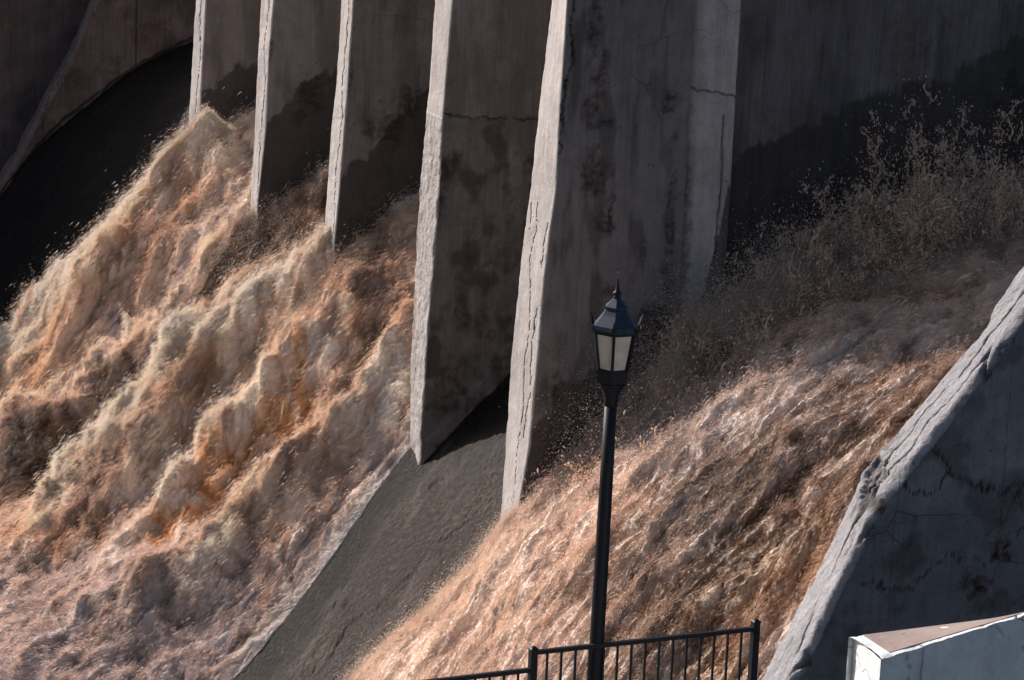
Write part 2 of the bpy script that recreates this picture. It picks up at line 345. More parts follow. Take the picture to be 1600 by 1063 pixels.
specs = [
 ('wide nearest concrete pier with rust stains, standing behind the lamp post', .45, -.45,
  [(.67, 8.18), (.56, 7.0), (.5, 6.24), (.44, 5.36), (.33, 4.27), (.23, 2.67), (.19, 1.25), (.15, -.15)],
  [(.49, 8.29), (.48, 7.73), (.45, 6.58), (.44, 5.43), (.31, 4.16), (.26, 2.88), (.18, 1.49), (-.02, .15)], m5, .045, .0035),
 ('concrete pier with crumbling rough lower half, its bare foot on the dry chute strip', 4.45, 3.70,
  [(.47, 7.68), (.43, 6.32), (.38, 5.8), (.32, 4.74), (.29, 3.45), (.27, 2.59), (.26, 1.28), (.30, .17), (.38, -.12)],
  [(.47, 7.77), (.40, 6.54), (.37, 5.92), (.34, 4.66), (.3, 3.61), (.25, 2.86), (.21, 1.9), (.18, 1.03), (.15, .38)], m4, .05, lambda z: .0035+.012*(1-sst(z, 5.6, 5.9))),
 ('concrete pier with a brown patch over a dark wet stain, third pier from the lamp', 8.45, 7.85,
  [(.43, 7.18), (.37, 5.72), (.3, 4.93), (.25, 3.91), (.21, 2.76)], [(.42, 7.26), (.37, 6.15), (.33, 5.25), (.25, 3.9), (.18, 2.99)],
  wetm([(.2, 4.1), (.42, 4.3), (.83, 4.56), (1.18, 5.0), (1.83, 5.7)], [(1.1, 5.0, .45, .35), (1.5, 5.5, .3, .3)]), .035, .005),
 ('narrow concrete pier with rust brown patch above blackened base, second from the left', 12.45, 11.85,
  [(.39, 6.68), (.34, 5.12), (.32, 4.27), (.26, 2.81)], [(.44, 6.75), (.36, 5.81), (.33, 4.37), (.2, 3.04)],
  wetm([(.2, 4.4), (.5, 4.6), (.76, 4.8), (1.07, 5.25), (1.64, 5.42)], [(1.2, 5.0, .35, .4), (1.0, 4.6, .2, .2)], 1.0), .035, .005),
 ('slimmest farthest concrete pier, its foot buried in white spray beside the empty chute', 16.45, 15.90,
  [(.47, 6.18), (.4, 4.52), (.35, 3.68)], [(.51, 6.25), (.45, 4.98), (.41, 3.83)], wetm([(.3, 4.2), (.46, 4.32), (.91, 4.71), (1.51, 5.02)], None, .9), .02, .005),
]
def ledge4(u, z):   # the battered plinth at the foot of the near side of pier four
    L = np.interp(u, [.15, .21, .65, 1.76, 3.2], [.6, .5, .85, 2.1, 3.2]); return -.07*(1-sst(z, L-.03, L+.01))
for i, (lab, af, an, far, near, mf, chip, rough) in enumerate(specs):
    t = empty('concrete_pier', (0, (af+an)/2, 0)); tag(t, lab, 'concrete pier', PG)
    b = pier_body('wall', None, af, an, far, near, 7.0 if i else 2.62, 12.5, -.9 if i else -1.2, mf, chip, rough, seed=10*i+1, nearoff=ledge4 if i == 1 else None)
    for o in [b, [o for o in bpy.data.objects if o.name.startswith('cap') and o.parent is None][-1]]:
        o.parent = t; o.matrix_parent_inverse = Matrix.Translation((0, -(af+an)/2, 0))

# side wall running upstream from the near pier, with its pale pilaster
def facegrid(P0, fu, U_, Z_): pass
t = empty('side_wall', (2.6, -.2, 0)); tag(t, 'long dark concrete side wall with splash tide line behind the flying spray', 'concrete wall')
def wallgrid(name, u0, u1, z0, z1, afn, maskfn, parent, M, d=.03, thick=.8):
    u = np.arange(u0, u1+d/2, d); z = np.arange(z0, z1+d/2, d); Uu, Zz = np.meshgrid(u, z, indexing='ij')
    A = afn(Uu, Zz); mk = maskfn(Uu, Zz); A = A+.008*fbm(Uu*2, Zz*2, 5, 61)+.03*mk[..., 2]
    n1 = len(u); V = np.stack([Uu, A, Zz], -1)
    # side returns so that it is a solid slab
    L = V[:1].copy(); L[..., 1] += thick; Rr = V[-1:].copy(); Rr[..., 1] += thick
    V = np.concatenate([L, V, Rr]); mk = np.concatenate([mk[:1], mk, mk[-1:]])
    V = np.concatenate([V, V[:, -1:]+np.array([0, 0, .0])], 1); V[1:-1, -1, 1] += thick; mk = np.concatenate([mk, mk[:, -1:]], 1)
    o = mesh_np(name, V, grid_faces(V.shape[0], V.shape[1]), M, None, attrs={'mask': mk})
    if parent: o.parent = parent; o.matrix_parent_inverse = Matrix.Translation(-parent.location)
    return o
WET = [(2.3, 4.2), (3.2, 5.2), (3.29, 5.65), (4.1, 6.07), (4.99, 6.34), (6.1, 6.75), (7.26, 6.92), (7.94, 7.26), (8.41, 7.5), (9.5, 7.9)]
def mw(u, z):
    mk = np.zeros(u.shape+(4,)); mk[..., 0] = np.maximum(.8*below(u, z, WET, .12, .05), .45*sst(fbm(u*1.3, z*.35, 5, 66), -.1, .6))
    mk[..., 0] = np.maximum(mk[..., 0], 1.2*blot(u, z, 8.9, 6.3, .85, 1.2)); mk[..., 1] = .35*sst(fbm(u, z, 4, 67), .1, .5)*sst(z, 4, 5)+.5*blot(u, z, 3.6, 5.9, .1, .1)
    mk[..., 3] = .25; return mk
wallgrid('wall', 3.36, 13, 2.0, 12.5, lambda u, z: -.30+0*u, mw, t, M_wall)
def mp(u, z):
    mk = np.zeros(u.shape+(4,)); mk[..., 0] = .85*below(u, z, [(2.6, 2.6), (3.0, 3.6), (3.15, 4.3), (3.3, 5.4), (3.5, 5.5)], .05, .03)
    mk[..., 2] = np.maximum(crackmask(u, z, [(2.64, 6.95), (2.9, 6.86), (3.32, 6.8)], .018), crackmask(u, z, [(3.18, 6.5), (3.2, 5.4), (3.17, 4.3)], .018, wob=.01))*.8
    mk[..., 1] = .6*blot(u, z, 2.7, 4.6, .12, 1.6); mk[..., 3] = .2; return mk
def pil(u, z):      # rounded pilaster face that turns a little downstream
    x = (u-2.66)/(3.34-2.66); return -.30-.26*np.clip(x, 0, 1)**.8-.02*np.sin(x*9)
wallgrid('pilaster', 2.66, 3.34, -.2, 12.5, pil, mp, t, M_pier, d=.02)
bk = MB(); bk.prism([[(2.5, .0, z), (3.4, .0, z), (3.4, .4, z), (2.5, .4, z)] for z in (0, 12.4)]); o = bk.build('backing', M_wall); o.parent = t; o.matrix_parent_inverse = Matrix.Translation(-t.location)

# dam wall closing the head of the bays
t = MB(); t.prism([[(7.02, .5, z), (9.0, .5, z), (9.0, 29.0, z), (7.02, 29.0, z)] for z in (2.0, 12.7)])
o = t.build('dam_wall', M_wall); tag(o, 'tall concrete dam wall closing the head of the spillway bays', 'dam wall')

# ------------------------------------------------------------------ training walls with sloping copings
def training(name, inner, outer, a_in, a_out, zbot, M, mf, seed, rough, label, flipview, thick_u=9.5):
    """inner/outer: (u, z) lines of the two coping edges; the face below the outer edge looks to -a"""
    inner = np.array(sorted(inner, key=lambda p: p[0])); outer = np.array(sorted(outer, key=lambda p: p[0]))
    def param(t, n):
        s = np.r_[0, np.cumsum(np.hypot(*np.diff(t, axis=0).T))]; q = np.linspace(0, s[-1], n)
        return np.stack([np.interp(q, s, t[:, 0]), np.interp(q, s, t[:, 1])], -1)
    n = int(np.hypot(*np.diff(inner, axis=0).T).sum()/.022)
    I, O = param(inner, n), param(outer, n)
    m1 = int(abs(a_in-a_out)/.02); s = np.linspace(0, 1, m1)
    top = np.stack([I[:, None, 0]+(O-I)[:, None, 0]*s, a_in+(a_out-a_in)*s+0*I[:, :1], I[:, None, 1]+(O-I)[:, None, 1]*s], -1)
    # coping relief
    q = np.arange(n)*.022; Q, A = np.meshgrid(q, s*abs(a_in-a_out), indexing='ij')
    dn = np.gradient(I, axis=0); dn /= np.linalg.norm(dn, axis=1)[:, None]; nx, nz = -dn[:, 1], dn[:, 0]
    warp = .25*fbm(Q*1.2, A*1.2, 4, seed)
    ck = np.maximum(1-sst(np.abs(gn(Q*.22+3, (A+warp*.5)*2.3, seed+4)), .0, .05), 0)*sst(fbm(Q*.6, A*.6, 3, seed+5), -.15, .15)
    h = rough*(.8*fbm(Q*1.6, A*1.6, 4, seed+1)+.5*fbm(Q*8, A*8, 5, seed+2, .62)) - .07*ck
    rim = np.minimum(A, abs(a_in-a_out)-A); wear = .05+.05*np.clip(fbm(Q*2, A*0+sg(A), 4, seed+7), 0, 1); h -= .11*np.clip(1-rim/(wear*2.2), 0, 1)**2
    rb = blot(Q, A, *mf['hole']) if mf and 'hole' in mf else 0*h; h -= .10*rb
    top[..., 0] += nx[:, None]*h; top[..., 2] += nz[:, None]*h
    mk = np.zeros(h.shape+(4,)); mk[..., 2] = np.clip(ck*.85, 0, 1); mk[..., 1] = np.clip(.75*sst(fbm(Q*1.1, A*2.2, 5, seed+9), .35, .6)*(mf or {}).get('rust', 0)+rb*.7, 0, 1); mk[..., 0] = .25*rb; mk[..., 3] = .8
    # near face under the outer edge
    edge = top[:, -1]; zz = np.linspace(0, 1, 260)[1:]
    zb = np.minimum(zbot, edge[:, 2]-.5)
    FZ = edge[:, None, 2]+(zb-edge[:, 2])[:, None]*zz[None]; FU = edge[:, None, 0]+0*FZ
    off = .02*fbm(FU*1.1, FZ*1.1, 5, seed+12)+rough*.5*fbm(FU*6, FZ*6, 5, seed+13, .6)
    fm = np.zeros(FU.shape+(4,))
    if mf and 'face' in mf: fm = mf['face'](FU, FZ)
    off = off-.04*fm[..., 2]
    ramp_ = sst(edge[:, None, 2]-FZ, 0, .12)
    FA = a_out-off*ramp_+(edge[:, 1]-a_out)[:, None]*(1-ramp_)
    face = np.stack([FU, FA, FZ], -1)
    # far (inner) face
    ie = top[:, 0]; b1 = ie.copy(); b1[:, 2] = zb; b1 = b1[:, None]
    V = np.concatenate([b1, top, face], 1); mk = np.concatenate([mk[:, :1]*0, mk, fm], 1)
    o = mesh_np(name, V, grid_faces(V.shape[0], V.shape[1], flip=True), M, None, attrs={'mask': mk})
    tag(o, label, 'retaining wall'); return o
def sg(A): return np.where(A < A.mean(), 3.3, 9.1)
def abface(u, z):
    mk = np.zeros(u.shape+(4,)); c = crackmask(u, z, [(.9, 3.0), (1.28, 3.18), (1.83, 3.0), (2.04, 3.3), (2.83, 2.95), (3.3, 3.1), (4, 2.9)], .022, 81, .07)
    c = np.maximum(c, .8*crackmask(u, z, [(.9, 1.9), (1.6, 1.75), (2.1, 2.2), (2.8, 2.0), (3.4, 2.5)], .016, 83, .07)); c = np.maximum(c, .8*crackmask(u, z, [(1.3, 4.3), (1.7, 3.7), (2.1, 3.3)], .016, 85, .06))
    r = np.maximum(blot(u, z, 2.65, 1.75, .28, .2), blot(u, z, 2.95, 2.15, .18, .25)); r = np.maximum(r, blot(u, z, 3.2, 2.9, .2, .15))
    st = sst(z+.2*fbm(u*1.2, z*1.2, 4, 86), 2.7, 3.2)
    mk[..., 0] = np.clip(.45-.2*r+.25*sst(fbm(u*1.2, z*1.2, 5, 87), .05, .4), 0, 1); mk[..., 1] = r; mk[..., 2] = c*.75; mk[..., 3] = .9-.6*st; return mk  # constant part of the first channel paints shade over the near face
training('retaining_wall', [(-1.6, -3.4), (-1.0, -1.9), (.03, .38), (.92, 2.06), (1.25, 2.81), (1.36, 3.11), (3.1, 4.9), (3.2, 5.2), (3.64, 5.79), (5.2, 7.4), (8, 9.4)],
         [(-1.9, -3.4), (-1.1, -1.5), (-.08, .73), (.61, 2.14), (.96, 2.95), (1.28, 3.25), (2.15, 4.25), (3.01, 5.36), (4.6, 7.2), (8, 9.6)], -8, -9, -8, M_abut,
         dict(face=abface, hole=(7.15, .35, .28, .3), rust=.8), 101, .02, 'cracked rough concrete wall with steep sloping top edge, beside the railing', False)
def fface(u, z):
    mk = np.zeros(u.shape+(4,)); mk[..., 0] = .35*sst(fbm(u*.9, z*.9, 5, 91), -.1, .4); mk[..., 1] = .5*sst(fbm(u*1.1, z*1.1, 5, 92)-.15*(z-zc(u)-2), .05, .5)
    mk[..., 2] = np.maximum(crackmask(u, z, [(2.62, 8), (2.6, 3.0)], .03, wob=.01)*.6, .8*(1-sst(np.abs(z-zc(u)-1.25*(1-.45*sst(u, 0, 4))-.04-.05*fbm(u*3, z*3, 3, 93)), .02, .07))); mk[..., 3] = .4; return mk
training('retaining_wall', [(-6, -3.5), (-2.2, -1.6), (-.2, 1.37), (.41, 2.48), (1.09, 3.66), (1.62, 4.84), (2.3, 6.2), (7, 6.8)],
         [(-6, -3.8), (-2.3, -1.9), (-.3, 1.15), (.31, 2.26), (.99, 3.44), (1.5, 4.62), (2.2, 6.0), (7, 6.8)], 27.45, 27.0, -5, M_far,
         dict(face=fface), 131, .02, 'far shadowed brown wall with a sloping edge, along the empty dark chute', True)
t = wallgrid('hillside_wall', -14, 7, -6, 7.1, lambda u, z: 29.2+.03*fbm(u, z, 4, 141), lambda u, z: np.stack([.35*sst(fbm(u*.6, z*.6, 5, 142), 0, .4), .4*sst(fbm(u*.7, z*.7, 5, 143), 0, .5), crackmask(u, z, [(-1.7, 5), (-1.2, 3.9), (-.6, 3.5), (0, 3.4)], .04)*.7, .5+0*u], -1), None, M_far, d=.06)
tag(t, 'dim bluish brown concrete wall in the top left corner, behind the sloping edge', 'concrete wall')

# ------------------------------------------------------------------ muddy water
def HL(u, a):
    A = np.interp(a, [4.3, 4.6, 5.2, 6, 7.5, 9.5, 11.5, 13.5, 15.5, 17.2], [0, .25, .9, 1.6, 2.55, 2.3, 2.7, 2.4, 3.3, 3.0])
    fu = np.interp(u, [-9, -6, -4, -2, -.6, .4, 2, 4, 7], [.5, .6, .7, .8, .93, 1, .74, .5, .35])
    edge = np.interp(u, [-9, -4, -1.5, 0, 1, 7], [22.5, 20.8, 19.2, 17.4, 16.6, 16.5])
    return A*np.clip((edge-a)/1.5, 0, 1)**.6*fu
def HR(u, a):
    edge = np.interp(u, [-5, -2.5, -1.7, -.5, 0, 1], [1.7, 1.4, 1.1, .25, .2, .2])
    return (1-(1-sst(a, -7.9, -6.0))*(1-np.interp(u, [-.3, .4, 1.3], [.12, .30, 1])))*np.interp(a, [-8.2, -5, -3, -1, 0], [1.1, 1.0, .75, .5, .45])*np.clip((edge-a)/.8, 0, 1)**.6
CC = dict(cream=(.95, .825, .735), pale=(.76, .71, .68), tan=(.64, .44, .31), brown=(.52, .36, .25), orange=(.62, .35, .14), dark=(.20, .145, .11), mud_shade=(.29, .19, .12), mauve=(.47, .425, .43))
SL = [("dark", [(1.25, 11.2), (0.03, 10.75), (-0.71, 11.6), (-1.27, 12.33), (-2.11, 12.79), (-2.91, 13.49), (-3.4, 13.2)], 1.05, 1),  # dark and mauve also paint the shaded near sides of the plumes
("brown", [(1.25, 11.2), (0.03, 10.75), (-0.71, 11.6), (-1.27, 12.33), (-2.11, 12.79)], 0.4, .6),
("mauve", [(0.09, 4.51), (-0.95, 4.71), (-1.88, 4.89), (-2.92, 5.11), (-4.22, 5.55)], 0.9, 0.9),
("orange", [(-0.86, 7.07), (-1.4, 7.31), (-2.11, 7.59), (-2.65, 7.68), (-3.22, 7.52)], 0.28, 1),
("brown", [(1.55, 7.6), (0.73, 7.17), (0.11, 7.06), (-0.78, 7.78)], 0.3, 0.8),
("brown", [(1.05, 6.48), (0.34, 6.58), (0.01, 6.15), (-1.03, 6.72), (-1.34, 6.49)], 0.3, 0.7),
("dark", [(-1.02, 7.11), (-1.45, 6.84), (-1.94, 7.06)], 0.25, 0.8),
("cream", [(0.44, 8.57), (-0.35, 9.33), (-0.94, 10.37), (-1.54, 10.38), (-2.2, 10.16), (-2.68, 10.17)], 0.7, 1),
("cream", [(0.13, 6.49), (-0.6, 6.98), (-1.23, 7.8), (-1.82, 8.46), (-2.66, 8.37)], 0.35, 0.9),
("cream", [(0.49, 5.29), (-0.85, 5.64), (-1.81, 6.1), (-2.86, 6.67)], 0.6, 0.8),
("brown", [(-0.37, 5.09), (-1.54, 5.57), (-2.17, 5.68)], 0.5, 0.55),
("pale", [(-0.09, 4.32), (-0.97, 4.34), (-1.81, 4.46), (-2.61, 4.35)], 0.3, 1),
("cream", [(1.28, 16.2), (-0.32, 16.31), (-1.36, 17.32), (-2.61, 18.41)], 1.4, 1),
("brown", [(0.23, 14.63), (-0.29, 15.01), (-1.44, 15.44), (-2.69, 16.51)], 0.5, 0.5),
("mauve", [(0.86, 14.17), (-0.04, 13.8), (-1.48, 14.47), (-3.12, 14.95)], 0.5, 0.8),
("brown", [(-1.23, 13.62), (-2.39, 14.39), (-3.3, 15.24)], 0.4, 0.5),
("cream", [(-3.87, 15.04), (-3.29, 14.35)], 0.8, 0.8),
("mauve", [(-5.08, 10.5), (-3.89, 8.52), (-2.88, 6.26), (-4.04, 6.15), (-5.64, 7.19), (-5.6, 9.0)], 2.4, .9),
("cream", [(-4.18, 13.85), (-3.57, 12.04), (-3.12, 10.29)], 0.25, 0.9),
("brown", [(-4.65, 12.1), (-4.04, 10.83), (-3.52, 9.76)], 0.5, 0.9),
("dark", [(-4.43, 10.28), (-4.98, 10.89)], 0.4, 0.8)]
SR = [("mud_shade", [(4.2, -7.7), (2.4, -7.3), (1.1, -6.7), (-.2, -6.2), (-1, -6.2)], 1.0, .75), ("mud_shade", [(3.4, -5.6), (1.8, -4.9), (.6, -4.3), (-.4, -3.9)], .35, .7),  # muddy colour that also paints shade; mauve below does likewise
("mud_shade", [(4.6, -3.2), (3.2, -2.2), (2.0, -1.4), (1.0, -.9)], .5, .5),
("cream", [(-0.22, -0.83), (-0.8, -0.76), (-1.55, -0.15), (-1.94, 0.17)], 0.9, 0.85),  # cream here paints the brighter sunlit end of the bay
("cream", [(0.4, -2.34), (-0.32, -2.82), (-1.01, -2.64), (-1.6, -1.6)], 1.4, 0.8),
("mauve", [(2.88, -2.82), (1.96, -2.63), (1.29, -1.96), (0.33, -1.85)], 0.9, 0.9),
("mauve", [(4.21, -5.79), (3.23, -4.9), (2.26, -4.87), (1.21, -4.1)], 0.9, 0.8),
("brown", [(5.44, -3.86), (4.14, -2.45), (2.57, -2.45)], 0.8, 0.5),
("pale", [(6.5, -6.5), (4.6, -5.2), (3.2, -4.0), (1.8, -3.2)], 0.7, 0.7),
("brown", [(1.86, -7.14), (0.8, -6.72), (0.02, -6.45), (-0.7, -6.08)], 0.9, .6),
("orange", [(1.21, -7.65), (0.35, -7.23), (-0.31, -7.11)], 0.5, 0.3),
("dark", [(1.19, -5.08), (0.35, -4.85), (-0.3, -4.45)], 0.25, 0.9),
("dark", [(2.15, -6.46), (1.33, -5.7), (0.49, -5.51)], 0.3, 0.8),
("cream", [(-0.37, -6.51), (-0.61, -6.26)], 0.3, 0.7)]
def puff(x, y, o, seed, gain=.55):
    r = 0; k = 1.; f = 1.
    for i in range(o):
        r = r+k*(np.abs(gn(x*f+3.7*i, y*f+5.9*i, seed+i))*1.9-.45); k *= gain; f *= 2.1
    return r
def smear(x, n):        # water moved this far while the shutter was open
    n = max(1, n)
    for k in range(2):
        c = np.cumsum(np.concatenate([np.repeat(x[:1], n, 0), x, np.repeat(x[-1:], n, 0)]), 0); x = (c[2*n:]-c[:-2*n])/(2*n)
    return x
CRESTS = [([(2, 15.2), (.5, 15.9), (-.6, 16.4), (-1.8, 17.6), (-3.2, 19.0)], .45), ([(2, 11.6), (.5, 12.3), (-.5, 13.0), (-1.4, 13.9), (-2.6, 14.6), (-4, 15.4)], .75),
          ([(2, 7.9), (.44, 8.6), (-.4, 9.4), (-1.1, 10.4), (-2.1, 11.0), (-3.2, 11.6)], .75), ([(2, 6.9), (1.2, 7.2), (-.7, 7.4), (-1.8, 7.9), (-3.3, 8.3)], .38), ([(1, 5.2), (-.6, 5.7), (-1.8, 6.3), (-3, 7.0)], .22)]
def crests(U, A, seed):
    h = 0; c = 0; b = 0
    for k, (pts, am) in enumerate(CRESTS):
        p = np.array(sorted(pts)); L = np.interp(U, p[:, 0], p[:, 1])+.55*fbm(U*1.3, A*.5+9*k, 3, seed+k)+.25*fbm(U*4.5, A*1.4+9*k, 3, seed+20+k); s_ = A-L
        f = sst(U, -5.2, -3.2)*am*np.interp(U, [-1.4, -.2], [1, .34]); r = np.clip(1+s_/2.4, 0, 1)**1.3*(s_ < 0)+np.clip(1-s_/.55, 0, 1)*(s_ >= 0)
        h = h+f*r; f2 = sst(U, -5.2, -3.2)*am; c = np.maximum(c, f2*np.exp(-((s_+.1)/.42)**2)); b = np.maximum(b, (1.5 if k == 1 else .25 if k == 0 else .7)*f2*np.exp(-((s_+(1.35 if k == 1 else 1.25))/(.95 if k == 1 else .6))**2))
    return h, c, b
def make_water(label, u, a, H, strokes, seed, amp, tilt, base, stretch=2.0):
    U, A = np.meshgrid(u, a, indexing='ij')
    h0 = H(U, A)
    # flow coordinates drift sideways with distance (streamlines fan out)
    v = A+tilt*U
    wx = .35*fbm(U*.5, v*.9, 3, seed+50); wy = .30*fbm(U*.6, v*1.1, 3, seed+51)
    X = (U+wx)/stretch; Y = (v+wy)*.55
    big = fbm(X*.34, Y*.95, 3, seed+1)
    p1 = puff(X*.55, Y*1.9, 3, seed+5); p2 = puff(X*1.9+.3*gn(X*3, Y*3, seed+99), Y*4.6, 3, seed+9, .66); p3 = puff(X*13, Y*13, 4, seed+13, .75)
    n1, n2, n3 = int(.14/(u[1]-u[0])), int(.10/(u[1]-u[0])), int(.05/(u[1]-u[0]))
    p2 = smear(p2, n1); p3 = smear(p3, n3); p4 = smear(fbm(X*40, Y*40, 3, seed+18, .8), 1)
    wu = U+.22*fbm(U*1.3, A*.8, 6, seed+60, .65); wa = A+.5*fbm(U*1.4, A*.8, 6, seed+65, .65); SD_ = [1-sst(seg_dist(wu, wa*.42, [(q[0], q[1]*.42) for q in pts]), w*.12, w*.72) for kd, pts, w, s in strokes]
    ordk = sorted(range(len(strokes)), key=lambda i: ['mauve', 'pale', 'cream', 'brown', 'mud_shade', 'dark', 'orange'].index(strokes[i][0]))
    lift = sum({'cream': .30, 'dark': -.30, 'mauve': -.2, 'brown': -.15, 'orange': -.2}.get(q[0], 0)*q[3]*m_ for q, m_ in zip(strokes, SD_))
    act = np.clip(h0*1.5, 0, 1)*np.clip(.45+.9*sst(fbm(X*.5+9, Y*.6, 3, seed+70), -.4, .4), 0, 1.2)
    # every bay throws up its own plume: steep on the far side, long on the near side
    d = (.34*big+.22*p1+smear(lift, n1))*(np.interp(U, [-4.2, -2.6], [.45, 1]) if seed == 200 else 1)*amp*np.clip(h0*.8, 0, 1) + (.12*p2+.06*p3+.02*p4)*amp*np.clip(.35+act, 0, 1.3)*np.clip(h0*4, .12, 1)
    if seed == 200:
        ch, cc_, cb_ = crests(U, A, 900); d = d+(ch-.25)*.8*np.clip(h0*.8, 0, 1)
    d = np.maximum(d, -.42*h0)
    dx = smear(.08*gn(X*5+40, Y*5, seed+30)+.04*gn(X*13, Y*12, seed+31)+.03*gn(X*32, Y*28, seed+36), n3)*np.clip(h0*2, 0, 1)*amp
    dy = smear(.10*gn(X*5-40, Y*5, seed+33)+.05*gn(X*13, Y*12, seed+34)+.03*gn(X*32, Y*28, seed+37), n3)*np.clip(h0*2, 0, 1)*amp
    Z = zc(U)+h0-.06*(h0 < .02)
    P = np.stack([U-.45*d+dx, A-.12*d+dy, Z+.85*d+.5*dx], -1)
    # colour, plume light and shade included: foam over mud
    C = np.zeros(U.shape+(3,)); C[:] = base
    C += (np.array(CC['cream'])-C)*(sst(fbm(X*.6+5, Y*1.9, 5, seed+80, .62), -.15, .45)*.6)[..., None]
    C += (np.array(CC['brown'])-C)*(sst(fbm(X*.6-5, Y*2.6, 5, seed+84, .62), .05, .4)*.65)[..., None]
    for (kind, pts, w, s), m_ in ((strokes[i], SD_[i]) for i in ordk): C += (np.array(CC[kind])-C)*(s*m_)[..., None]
    if seed == 200:
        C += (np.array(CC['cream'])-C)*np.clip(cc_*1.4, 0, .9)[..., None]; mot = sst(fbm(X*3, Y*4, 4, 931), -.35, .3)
        C += ((np.array(CC['dark'])*mot[..., None]+np.array((.36, .22, .12))*(1-mot[..., None]))-C)*np.clip(cb_*1.0, 0, .92)[..., None]  # dark brown water with shade painted on the near slopes
        for (kind, pts, w, s), m_ in zip(strokes, SD_):
            if kind == 'orange': C += (np.array(CC[kind])-C)*(.9*m_)[..., None]
    foam = sst(p2*.8+p3*1.0+.5*smear(fbm(X*11, Y*11, 4, seed+90, .7), n2), -.0, .6)
    C += (np.array((.83, .74, .66))-C)*(.42*foam)[..., None]
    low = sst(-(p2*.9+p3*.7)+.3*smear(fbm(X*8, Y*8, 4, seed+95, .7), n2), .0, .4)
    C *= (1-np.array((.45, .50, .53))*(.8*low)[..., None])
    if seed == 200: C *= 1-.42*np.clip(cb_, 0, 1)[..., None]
    edge = np.clip(1-h0/.25, 0, 1); C += (np.array((.72, .72, .74))-C)*(.6*edge*sst(U, -9, -1))[..., None]
    keep = h0 > .004
    F = grid_faces(*U.shape); kf = keep.ravel()[F].any(1)
    F = F[kf]; used = np.unique(F); idx = -np.ones(U.size, np.int64); idx[used] = np.arange(len(used))
    fl = np.stack([X*1.0, Y, d], -1)
    o = mesh_np('water', P.reshape(-1, 3)[used], idx[F], M_water, attrs={'colr': C.reshape(-1, 3)[used], 'flow': fl.reshape(-1, 3)[used]})
    tag(o, kind='structure')
    return P, h0, C, act, d
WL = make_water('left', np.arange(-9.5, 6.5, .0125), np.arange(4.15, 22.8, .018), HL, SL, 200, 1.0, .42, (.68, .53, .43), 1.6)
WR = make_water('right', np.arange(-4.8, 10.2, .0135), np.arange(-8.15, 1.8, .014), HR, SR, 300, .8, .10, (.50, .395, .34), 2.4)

# ------------------------------------------------------------------ spray
OCT_V = np.array([(1, 0, 0), (-1, 0, 0), (0, 1, 0), (0, -1, 0), (0, 0, 1), (0, 0, -1)], float)
OCT_F = np.array([(0, 2, 4), (2, 1, 4), (1, 3, 4), (3, 0, 4), (2, 0, 5), (1, 2, 5), (3, 1, 5), (0, 3, 5)])
def drops(name, pos, rad, vel, stretch, M, label=None):
    n = len(pos); d = vel/np.linalg.norm(vel, axis=1)[:, None]
    t = np.cross(d, rng.normal(size=(n, 3))); t /= np.linalg.norm(t, axis=1)[:, None]; b = np.cross(d, t)
    V = pos[:, None]+rad[:, None, None]*(OCT_V[None, :, 0:1]*d[:, None]*stretch[:, None, None]+OCT_V[None, :, 1:2]*t[:, None]+OCT_V[None, :, 2:3]*b[:, None])
    F = OCT_F[None]+6*np.arange(n)[:, None, None]
    o = mesh_np(name, V.reshape(-1, 3), F.reshape(-1, 3), M)
    tag(o, kind='stuff')
    if label: tag(o, label, 'spray')
    return o
def spray_over(W_, n, weight, rise, seed, name, label, rad=(.0022, .0062)):
    P, h0, C, act, d = W_; r = np.random.default_rng(seed)
    w = weight(P, h0, act, d).ravel(); w = np.cumsum(w); w /= w[-1]
    i = np.searchsorted(w, r.random(n)); p = P.reshape(-1, 3)[i].copy()
    hgt = np.minimum(r.exponential(rise, n), rise*(2.2+2.5*r.random(n)**3)); dirn = np.stack([-.5+.35*r.normal(size=n), .25+.35*r.normal(size=n), .75+.2*r.normal(size=n)], -1)
    p += dirn*hgt[:, None]+r.normal(size=(n, 3))*.02
    rd = rad[0]+(rad[1]-rad[0])*r.random(n)**5; vel = np.stack([-1+.25*r.normal(size=n), .25*r.normal(size=n), -.6+.5*r.normal(size=n)], -1)
    return drops(name, p, rd, vel, 1.5+2.5*r.random(n), M_foam, label)
def wl(P, h0, act, d):
    U, A = P[..., 0], P[..., 1]; edge = np.interp(U, [-9, -4, -1.5, 0, 1, 7], [22.5, 20.8, 19.2, 17.4, 16.6, 16.5])
    e = np.exp(-((edge-A-.7)/.8)**2)*6; c1 = sst(d, .1, .6)*.8
    near_nose = 3*sum(np.exp(-((A-k)/1.0)**2-((U-.1)/.8)**2) for k in (8., 12., 15.8))
    return (e+c1+near_nose)*(h0 > .1)*sst(-U, -4, -2)
TET = np.array([(1, 0, 0), (-.6, .9, 0), (-.6, -.45, .78), (-.6, -.45, -.78)]); TETF = np.array([(0, 1, 2), (0, 2, 3), (0, 3, 1), (1, 3, 2)])
mfz, ntz, Pz = mat('froth'); Tz = NT(ntz); az = Tz.n('ShaderNodeAttribute'); az.attribute_name = 'colr'; Tz.l(az.outputs['Color'], Pz.inputs['Base Color']); Pz.inputs['Roughness'].default_value = .6; Pz.inputs['Specular IOR Level'].default_value = .2
tz = Tz.n('ShaderNodeBsdfTranslucent'); Tz.l(az.outputs['Color'], tz.inputs[0]); mz = Tz.n('ShaderNodeMixShader'); mz.inputs[0].default_value = .5
Tz.l(Pz.outputs[0], mz.inputs[1]); Tz.l(tz.outputs[0], mz.inputs[2]); Tz.l(mz.outputs[0], ntz.nodes['Material Output'].inputs[0])
